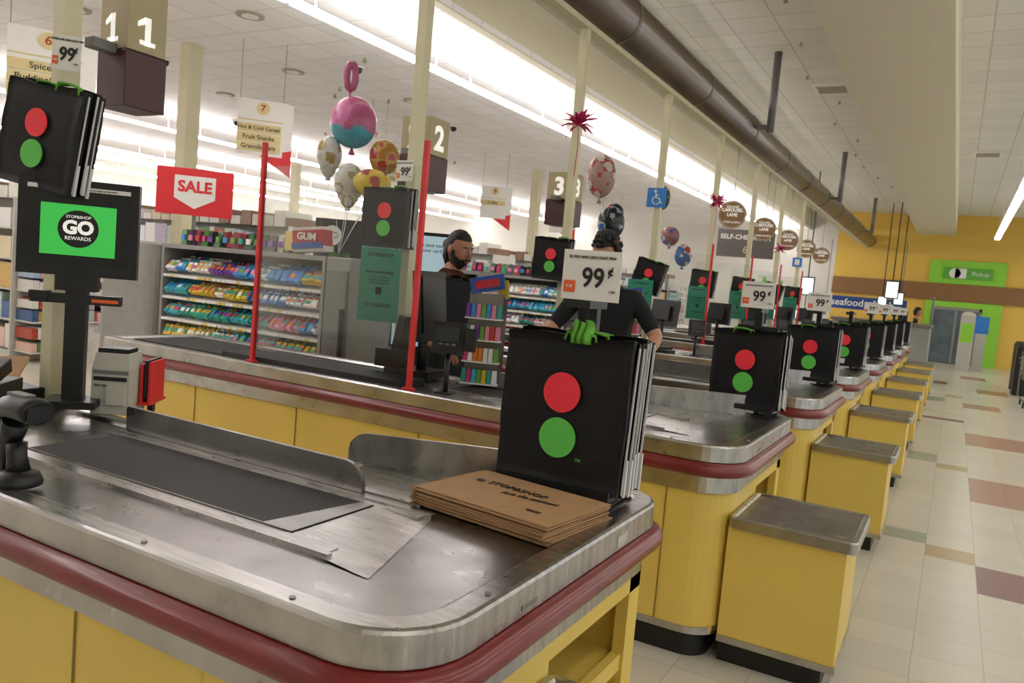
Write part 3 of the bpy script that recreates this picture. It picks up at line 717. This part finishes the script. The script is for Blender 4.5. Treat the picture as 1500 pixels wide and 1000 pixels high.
b.build('foil_number_balloon',[M_foil],(-4.78,5.30,H+1.62),(0,0,R(40)))
balloon_cluster([((-3.6,8.15,H+1.22),(.16,.1,.24),(hx('#9a7a72'),rd,wh),''),((-3.2,7.6,H+.66),(.14,.1,.17),(hx('#1b1b22'),hx('#8a98a4'),bl),''),((-3.3,7.9,H+.8),(.10,.08,.10),(hx('#1b1b22'),hx('#1b1b22'),rd),'')],(-3.4,8.3,1.1))
balloon_cluster([((-3.9,11.6,H+.85),(.14,.10,.15),(hx('#8a5a58'),bl,wh),''),((-3.7,11.7,H+.58),(.13,.1,.17),(bl,wh,rd),''),((-4.3,12.2,H+1.5),(.13,.10,.20),(hx('#1e4a38'),hx('#222222'),go),'')],(-3.9,12.0,1.1))
# ------------------------------------------------------------------ far stuff
b=MB(); b.bb(-2.6,-.5,20.6,22.4,0,1.35,0); b.bb(-2.65,-.45,20.55,22.45,1.35,1.42,1); b.bb(-.5,-.49,20.6,22.4,.1,1.3,2)
b.bb(-1.2,-1.0,20.9,21.1,1.42,1.7,3); b.bb(-.52,-.48,21.4,21.6,1.42,2.1,1)
b.build('service_desk',[M_lgray,M_steelD,M_lgray,M_blk],bevel=.01)
b=MB(); b.bb(-2.8,-.6,23.3,24.3,0,1.2,0); b.bb(-2.85,-.55,23.25,24.35,1.2,1.25,1); b.build('service_desk',[M_lgray,M_steelD])
def hscreen(x,y,z,w=.36,h=.5):
    b=MB(); b.bb(-w/2,w/2,-.04,.03,-h/2,h/2,0); b.bb(-w/2+.03,w/2-.03,-.045,-.04,-h/2+.03,h/2-.03,1); b.tube([(0,0,h/2),(0,0,ZH-z)],.015,8,0)
    b.build('hanging_screen',[M_blk,M_scrw],(x,y,z),(0,0,R(5)))
hscreen(-1.65,24.6,H+.62); hscreen(-1.6,27,H+.42,.3,.4); hscreen(-3.6,22.6,H+.5); hscreen(-2.2,29,H+.3,.3,.4)
for k in range(4):
    b=MB(); b.bb(-.35,.35,-.3,.3,0,.95,0); b.bb(-.3,.3,-.25,.25,.95,1.0,1); b.box((0,0,1.3),(.42,.06,.34),2,rx=R(-10)); b.box((0,-.04,1.3),(.36,.01,.28),3,rx=R(-10)); b.bb(-.04,.04,0,.05,1.0,1.2,2); b.tube([(.2,.1,1.0),(.2,.1,2.1)],.015,8,2); b.tube([(.2,.1,2.1),(.2,.1,2.25)],.04,10,4)
    b.build('self_checkout_kiosk',[M_lgray,M_steel,M_blk,M_scrw,M_gdot],(-4.5,20.5+k*2.2,0),(0,0,R(20)))
b=MB(); b.bb(-1.4,1.4,-.03,.03,-.22,.22,0); b.tube([(-1.2,0,.22),(-1.2,0,2.2)],.01,5,0); b.tube([(1.2,0,.22),(1.2,0,2.2)],.01,5,0)
o=b.build('seafood_sign',[mat('deep_blue','#1f3f86',.5),M_steelD],(-2.9,30.0,H+.2)); text('seafood   fresh',.34,(0,-.034,0),M_white,o,bold=.005)
b=MB(); b.bb(-.2,.2,-.2,.2,0,1.7,0); b.bb(-.16,.16,-.21,-.2,.9,1.5,1); b.sph((0,0,1.75),(.2,.2,.12),0)
b.build('pickup_kiosk',[M_wplas,M_green],(.35,28.5,0))
b=MB(); b.bb(-.15,.15,-.12,.12,0,1.2,0); b.bb(-.2,.2,-.03,.03,1.2,1.75,1); b.build('hand_sanitizer_stand',[M_wplas,M_blue],(.75,29.2,0))
for (x,y) in [(1.6,21.5),(1.65,23.2)]:
    b=MB(); b.loops([(rrect(-.3,.3,-.3,.3,.08),0),(rrect(-.3,.3,-.3,.3,.08),1.1),(rrect(-.3,.3,-.3,.3,.08,.05),1.2)],0); b.bb(-.2,.2,-.31,-.301,.85,1.02,1); b.build('trash_bin',[M_blk,M_gray],(x,y,0))
def cart(x,y):
    b=MB()
    for z,s in ((.55,.0),(.65,.02),(.75,.04),(.85,.06),(.95,.08)):
        b.tube([(-.25-s/2,-.4,z),(.25+s/2,-.4,z),(.25+s,.4,z),(-.25-s,.4,z),(-.25-s/2,-.4,z)],.008,5,0)
    for k in range(9):
        t=-.4+k*.1; b.tube([(-.25,t,.55),(-.29,t,.95)],.005,4,0); b.tube([(.25,t,.55),(.29,t,.95)],.005,4,0); b.tube([(-.25,t,.55),(.25,t,.55)],.005,4,0)
    b.tube([(-.24,-.42,.15),(.24,-.42,.15),(.28,.45,.2),(.28,.5,1.02),(-.28,.5,1.02),(-.28,.45,.2),(-.24,-.42,.15)],.014,6,0); b.tube([(-.28,.5,1.02),(.28,.5,1.02)],.022,8,1)
    for sx in (-.22,.22):
        for sy in (-.4,.42): b.tube([(sx-.015,sy,.06),(sx+.015,sy,.06)],.058,12,1); b.tube([(sx,sy,.06),(sx,sy,.17)],.01,6,0)
    b.build('shopping_cart',[M_steelD,M_blk],(x,y,0))
for k in range(4): cart(2.0,25.6+k*1.1)
cart(1.55,18.6)
# ------------------------------------------------------------------ people
def hand(b,w,d,n,k,mi,flip=1,curl=.8):
    w=Vector(w); d=Vector(d).normalized(); n=Vector(n); n=(n-d*n.dot(d)).normalized(); s=d.cross(n).normalized()*flip
    Mx=Matrix((( s.x,d.x,n.x,w.x),(s.y,d.y,n.y,w.y),(s.z,d.z,n.z,w.z),(0,0,0,1)))
    b.sph((0,.048*k,0),(.040*k,.056*k,.017*k),mi,nu=14,nv=10,M=Mx)
    for i,(off,l) in enumerate([(.028,.070),(.010,.080),(-.010,.074),(-.028,.058)]):
        pts=[]; p=Vector((off*k,.085*k,0)); a=.2+.08*i
        pts.append(p-Vector((0,.02*k,0))); pts.append(p)
        for seg,fr in ((0,.45),(1,.3),(2,.25)):
            p=p+Vector((off*.12,math.cos(a),math.sin(a))).normalized()*l*fr*k; pts.append(p); a+=curl*.55
        b.tube(pts,[.009*k,.009*k,.0082*k,.0075*k,.006*k],8,mi,M=Mx)
    b.tube([(.025*k,.02*k,.002*k),(.045*k,.045*k,.008*k),(.052*k,.07*k,.016*k),(.05*k,.09*k,.024*k)],[.012*k,.0105*k,.009*k,.007*k],8,mi,M=Mx)
def person(loc,rz,k,arms,skin,style,headtilt=0,headturn=0,lean=0):
    J={'pel':(0,0,.96),'sp':(0,-.0-lean*.3,1.14),'ch':(0,-lean*.7,1.34),'nb':(0,-lean,1.49),'nk':(0,-lean-.015,1.57),'ht':(0,-lean-.02,1.62)}
    rad={'pel':(.155,.115),'sp':(.145,.105),'ch':(.175,.12),'nb':(.085,.075),'nk':(.056,.056),'ht':(.052,.052)}
    E=[('pel','sp'),('sp','ch'),('ch','nb'),('nb','nk'),('nk','ht')]
    for sd,sg in (('L',1),('R',-1)):
        a=arms[sd]
        J['sh'+sd]=(sg*.185,-lean*.9,1.43); J['el'+sd]=a[0]; J['wr'+sd]=a[1]
        J['ue'+sd]=tuple((Vector(J['sh'+sd])*.5+Vector(a[0])*.5)); J['fa'+sd]=tuple(Vector(a[0])*.65+Vector(a[1])*.35)
        rad['sh'+sd]=(.072,.072); rad['ue'+sd]=(.058,.058); rad['el'+sd]=(.045,.045); rad['fa'+sd]=(.042,.042); rad['wr'+sd]=(.027,.027)
        E+=[('ch','sh'+sd),('sh'+sd,'ue'+sd),('ue'+sd,'el'+sd),('el'+sd,'fa'+sd),('fa'+sd,'wr'+sd)]
        J['hp'+sd]=(sg*.10,0,.90);J['kn'+sd]=(sg*.115,-.01,.50);J['an'+sd]=(sg*.12,.02,.09);J['to'+sd]=(sg*.14,-.15,.045)
        rad['hp'+sd]=(.095,.1);rad['kn'+sd]=(.062,.062);rad['an'+sd]=(.045,.045);rad['to'+sd]=(.045,.035)
        E+=[('pel','hp'+sd),('hp'+sd,'kn'+sd),('kn'+sd,'an'+sd),('an'+sd,'to'+sd)]
    ks=list(J); me=bpy.data.meshes.new('tmp'); me.from_pydata([J[q] for q in ks],[(ks.index(a),ks.index(c)) for a,c in E],[])
    ob=bpy.data.objects.new('tmp',me); sc.collection.objects.link(ob)
    ob.modifiers.new('s','SKIN'); sv=me.skin_vertices[0].data if me.skin_vertices else None
    if sv is None:
        import bmesh
        bm=bmesh.new(); bm.from_mesh(me); bm.verts.layers.skin.verify(); bm.to_mesh(me); bm.free(); sv=me.skin_vertices[0].data
    for i,q in enumerate(ks): sv[i].radius=rad[q]; sv[i].use_root=(q=='pel')
    ss=ob.modifiers.new('u','SUBSURF'); ss.levels=2; ss.render_levels=2
    dg=bpy.context.evaluated_depsgraph_get(); ev=ob.evaluated_get(dg); em=ev.to_mesh()
    b=MB(); vs=[v.co.copy()*k for v in em.vertices]
    def segd(p,a,c):
        a=Vector(J[a]);c=Vector(J[c]);t=max(0,min(1,(p-a).dot(c-a)/(c-a).length_squared)); return (p-(a+(c-a)*t)).length,t
    o=len(b.v); b.v+= [tuple(v) for v in vs]
    for pl in em.polygons:
        c=pl.center; mi=1
        if c.z>1.515 and abs(c.x)<.12: mi=0
        elif c.z<.93 and min(segd(c,'el'+q,'wr'+q)[0] for q in 'LR')>.1: mi=2
        if c.z<.08: mi=3
        for q in 'LR':
            d,t=segd(c,'el'+q,'wr'+q); d2,t2=segd(c,'sh'+q,'el'+q)
            if d<.075 and (d<=d2+.002) and t>.0 : mi=0
            elif d2<.07 and t2>.8: mi=0
        b.f.append(tuple(o+i for i in pl.vertices)); b.m.append(mi); b.c.append((1,1,1)); b.s.append(True)
    ev.to_mesh_clear(); bpy.data.objects.remove(ob)
    for sd,fl in (('L',-1),('R',1)):
        e=Vector(J['el'+sd]);w=Vector(J['wr'+sd]); hand(b,w*k,(w-e)+Vector((0,-.05,-.02)),(0,0,-1),k,0,fl)
    hb=Vector(J['nk'])*k
    HM=Matrix.Translation(hb+Vector((0,-.01,.0)))@Matrix.Rotation(headturn,4,'Z')@Matrix.Rotation(headtilt,4,'X')@Matrix.Translation((0,-.015*k,.125*k))@Matrix.Scale(k,4)
    def hf(p):
        x,y,z=p
        if z<0:
            f=1+z*.38; x*=f
            y=y*(1+z*.25)-(.16*(-z) if y<0 else -.0)
            if y>0: y*=1+z*.3
        if y<-.5: y=-.5+(y+.5)*.75
        if y<-.2 and .0<z<.22: y+=.05*math.exp(-((abs(x)-.38)/.2)**2)
        if y<0: y-=.18*math.exp(-(x/.13)**2)*math.exp(-((z+.12)/.16)**2)
        if y<0: y-=.05*math.exp(-(x/.3)**2)*math.exp(-((z+.48)/.09)**2)
        return Vector((x,y,z))
    b.sph((0,0,0),(.078,.098,.122),0,nu=44,nv=36,M=HM,fn=hf)
    b.tube([(0,-.083,.018),(0,-.098,-.005),(0,-.110,-.026),(0,-.098,-.034)],[.007,.009,.013,.009],10,0,M=HM)
    for sg in (-1,1):
        b.sph((sg*.010,-.099,-.032),.007,0,nu=8,nv=6,M=HM)
        b.sph((sg*.030,-.0775,.012),(.011,.008,.0055),4,nu=12,nv=8,M=HM); b.sph((sg*.030,-.0835,.012),(.005,.003,.005),5,nu=8,nv=6,M=HM)
        b.tube([(sg*.018,-.083,.018),(sg*.030,-.087,.021),(sg*.043,-.079,.017)],[.002,.003,.002],6,0,M=HM)
        b.tube([(sg*.014,-.089,.030),(sg*.030,-.091,.035),(sg*.048,-.078,.030)],[.003,.0045,.002],6,5,M=HM)
        b.sph((sg*.078,.008,.0),(.010,.020,.032),0,nu=12,nv=8,M=HM); b.sph((sg*.084,.002,.0),(.004,.011,.02),0,nu=8,nv=6,M=HM)
    b.tube([(-.024,-.086,-.060),(-.01,-.095,-.057),(0,-.096,-.059),(.01,-.095,-.057),(.024,-.086,-.060)],[.002,.005,.005,.005,.002],8,6,M=HM)
    b.tube([(-.020,-.087,-.066),(0,-.094,-.068),(.020,-.087,-.066)],[.002,.006,.002],8,6,M=HM)
    def hair(p):
        y,z=p.y,p.z
        r=1+.02*math.sin(p.x*23+p.z*17)+.02*math.sin(p.y*29+p.x*13)
        if style=='curly': r+=.07*math.sin(p.x*19+1)*math.sin(p.y*17)*math.sin(p.z*21+2)
        q=Vector((p.x*r,p.y*r,p.z*r))
        lim=.50 if y<-.35 else (.50-(y+.35)/.45*.55 if y<.10 else max(-.65,-.05-(y-.10)*2.2))
        if q.z<lim: q=Vector((q.x*.80,q.y*.80,max(q.z,lim-.06)))
        return q
    if style=='curly':
        b.sph((0,.008,.012),(.088,.106,.134),5,nu=48,nv=34,M=HM,fn=hair)
        for i in range(150):
            a=random.uniform(0,6.28); e=random.uniform(.15,1.5)
            if math.sin(a)<-.2 and e<.6: continue
            d=Vector((math.cos(a)*math.cos(e),math.sin(a)*math.cos(e),math.sin(e)))
            b.sph((d.x*.088,d.y*.108+.006,d.z*.135+.014),random.uniform(.010,.022),5,nu=7,nv=5,M=HM)
    else:
        b.sph((0,.010,.008),(.083,.102,.126),5,nu=48,nv=34,M=HM,fn=hair)
        b.sph((0,.112,.02),(.034,.034,.036),5,nu=14,nv=10,M=HM)
        b.tube([(0,.08,.0),(0,.085,-.06),(0,.07,-.12)],[.05,.042,.02],12,5,M=HM)
        def beard(p):
            q=hf(p)
            if p.z>-.42 and p.y<-.3 and abs(p.x)<.75: return Vector((q.x*.9,q.y*.9,q.z))
            if p.z>-.30+(.35 if p.y>-.3 else 0) or p.y>.25: return q*.93
            return Vector((q.x*1.035,q.y*1.035,q.z*1.03))
        b.sph((0,0,0),(.078,.098,.122),5,nu=44,nv=36,M=HM,fn=beard)
        b.tube([(-.032,-.086,-.060),(-.022,-.096,-.048),(0,-.103,-.046),(.022,-.096,-.048),(.032,-.086,-.060)],[.003,.005,.005,.005,.003],8,5,M=HM)
    nb=Vector(J['nb'])*k
    ring=[nb+Vector((math.cos(t)*.072*k,math.sin(t)*.068*k-.005,.028*k-(.02*k if math.sin(t)<0 else 0))) for t in [2*math.pi*i/20 for i in range(21)]]
    b.tube(ring,.009*k,8,1)
    return b.build('person',[skin,M_shirt,M_jean,M_blkm,M_white,M_hair,mat('lips','#8c4a42',.5)],loc,(0,0,rz))
person((-3.16,4.68,0),R(72),1.075,{'L':((.24,.02,1.14),(.21,-.20,1.06)),'R':((-.25,.0,1.14),(-.20,-.22,1.06))},M_skin,'bun',headtilt=R(10),headturn=R(8))
person((-2.06,4.98,0),R(8),1.10,{'L':((.33,-.05,1.22),(.30,-.28,1.10)),'R':((-.33,-.12,1.20),(-.36,-.36,1.20))},M_skin2,'curly',headtilt=R(20),headturn=R(-12),lean=.04)
person((-1.0,25.3,0),R(90),1.0,{'L':((.25,-.05,1.15),(.22,-.2,.95)),'R':((-.25,-.03,1.15),(-.22,-.2,.95))},M_skin,'curly')
# ------------------------------------------------------------------ camera
Yc=Vector((650,35,-1150)).normalized(); d=Vector((math.cos(R(5)),-math.sin(R(5)),0))
Zc=d.cross(Yc).normalized(); Xc=Yc.cross(Zc).normalized()
Rm=Matrix((tuple(Xc),tuple(Yc),tuple(Zc)))
cam=bpy.data.cameras.new('camera'); co=bpy.data.objects.new('camera',cam); sc.collection.objects.link(co)
co.matrix_world=Matrix.Translation((0,0,H))@Rm.to_4x4()
cam.sensor_width=36; cam.lens=36*1150/1500; cam.clip_start=.05; cam.clip_end=200
cam.dof.use_dof=True; cam.dof.focus_distance=2.8; cam.dof.aperture_fstop=6.5
sc.camera=co
w=bpy.data.worlds.new('w'); sc.world=w; w.use_nodes=True; w.node_tree.nodes['Background'].inputs[0].default_value=(.8,.85,.9,1); w.node_tree.nodes['Background'].inputs[1].default_value=.6
try:
    sc.view_settings.view_transform='Standard'
except Exception: pass
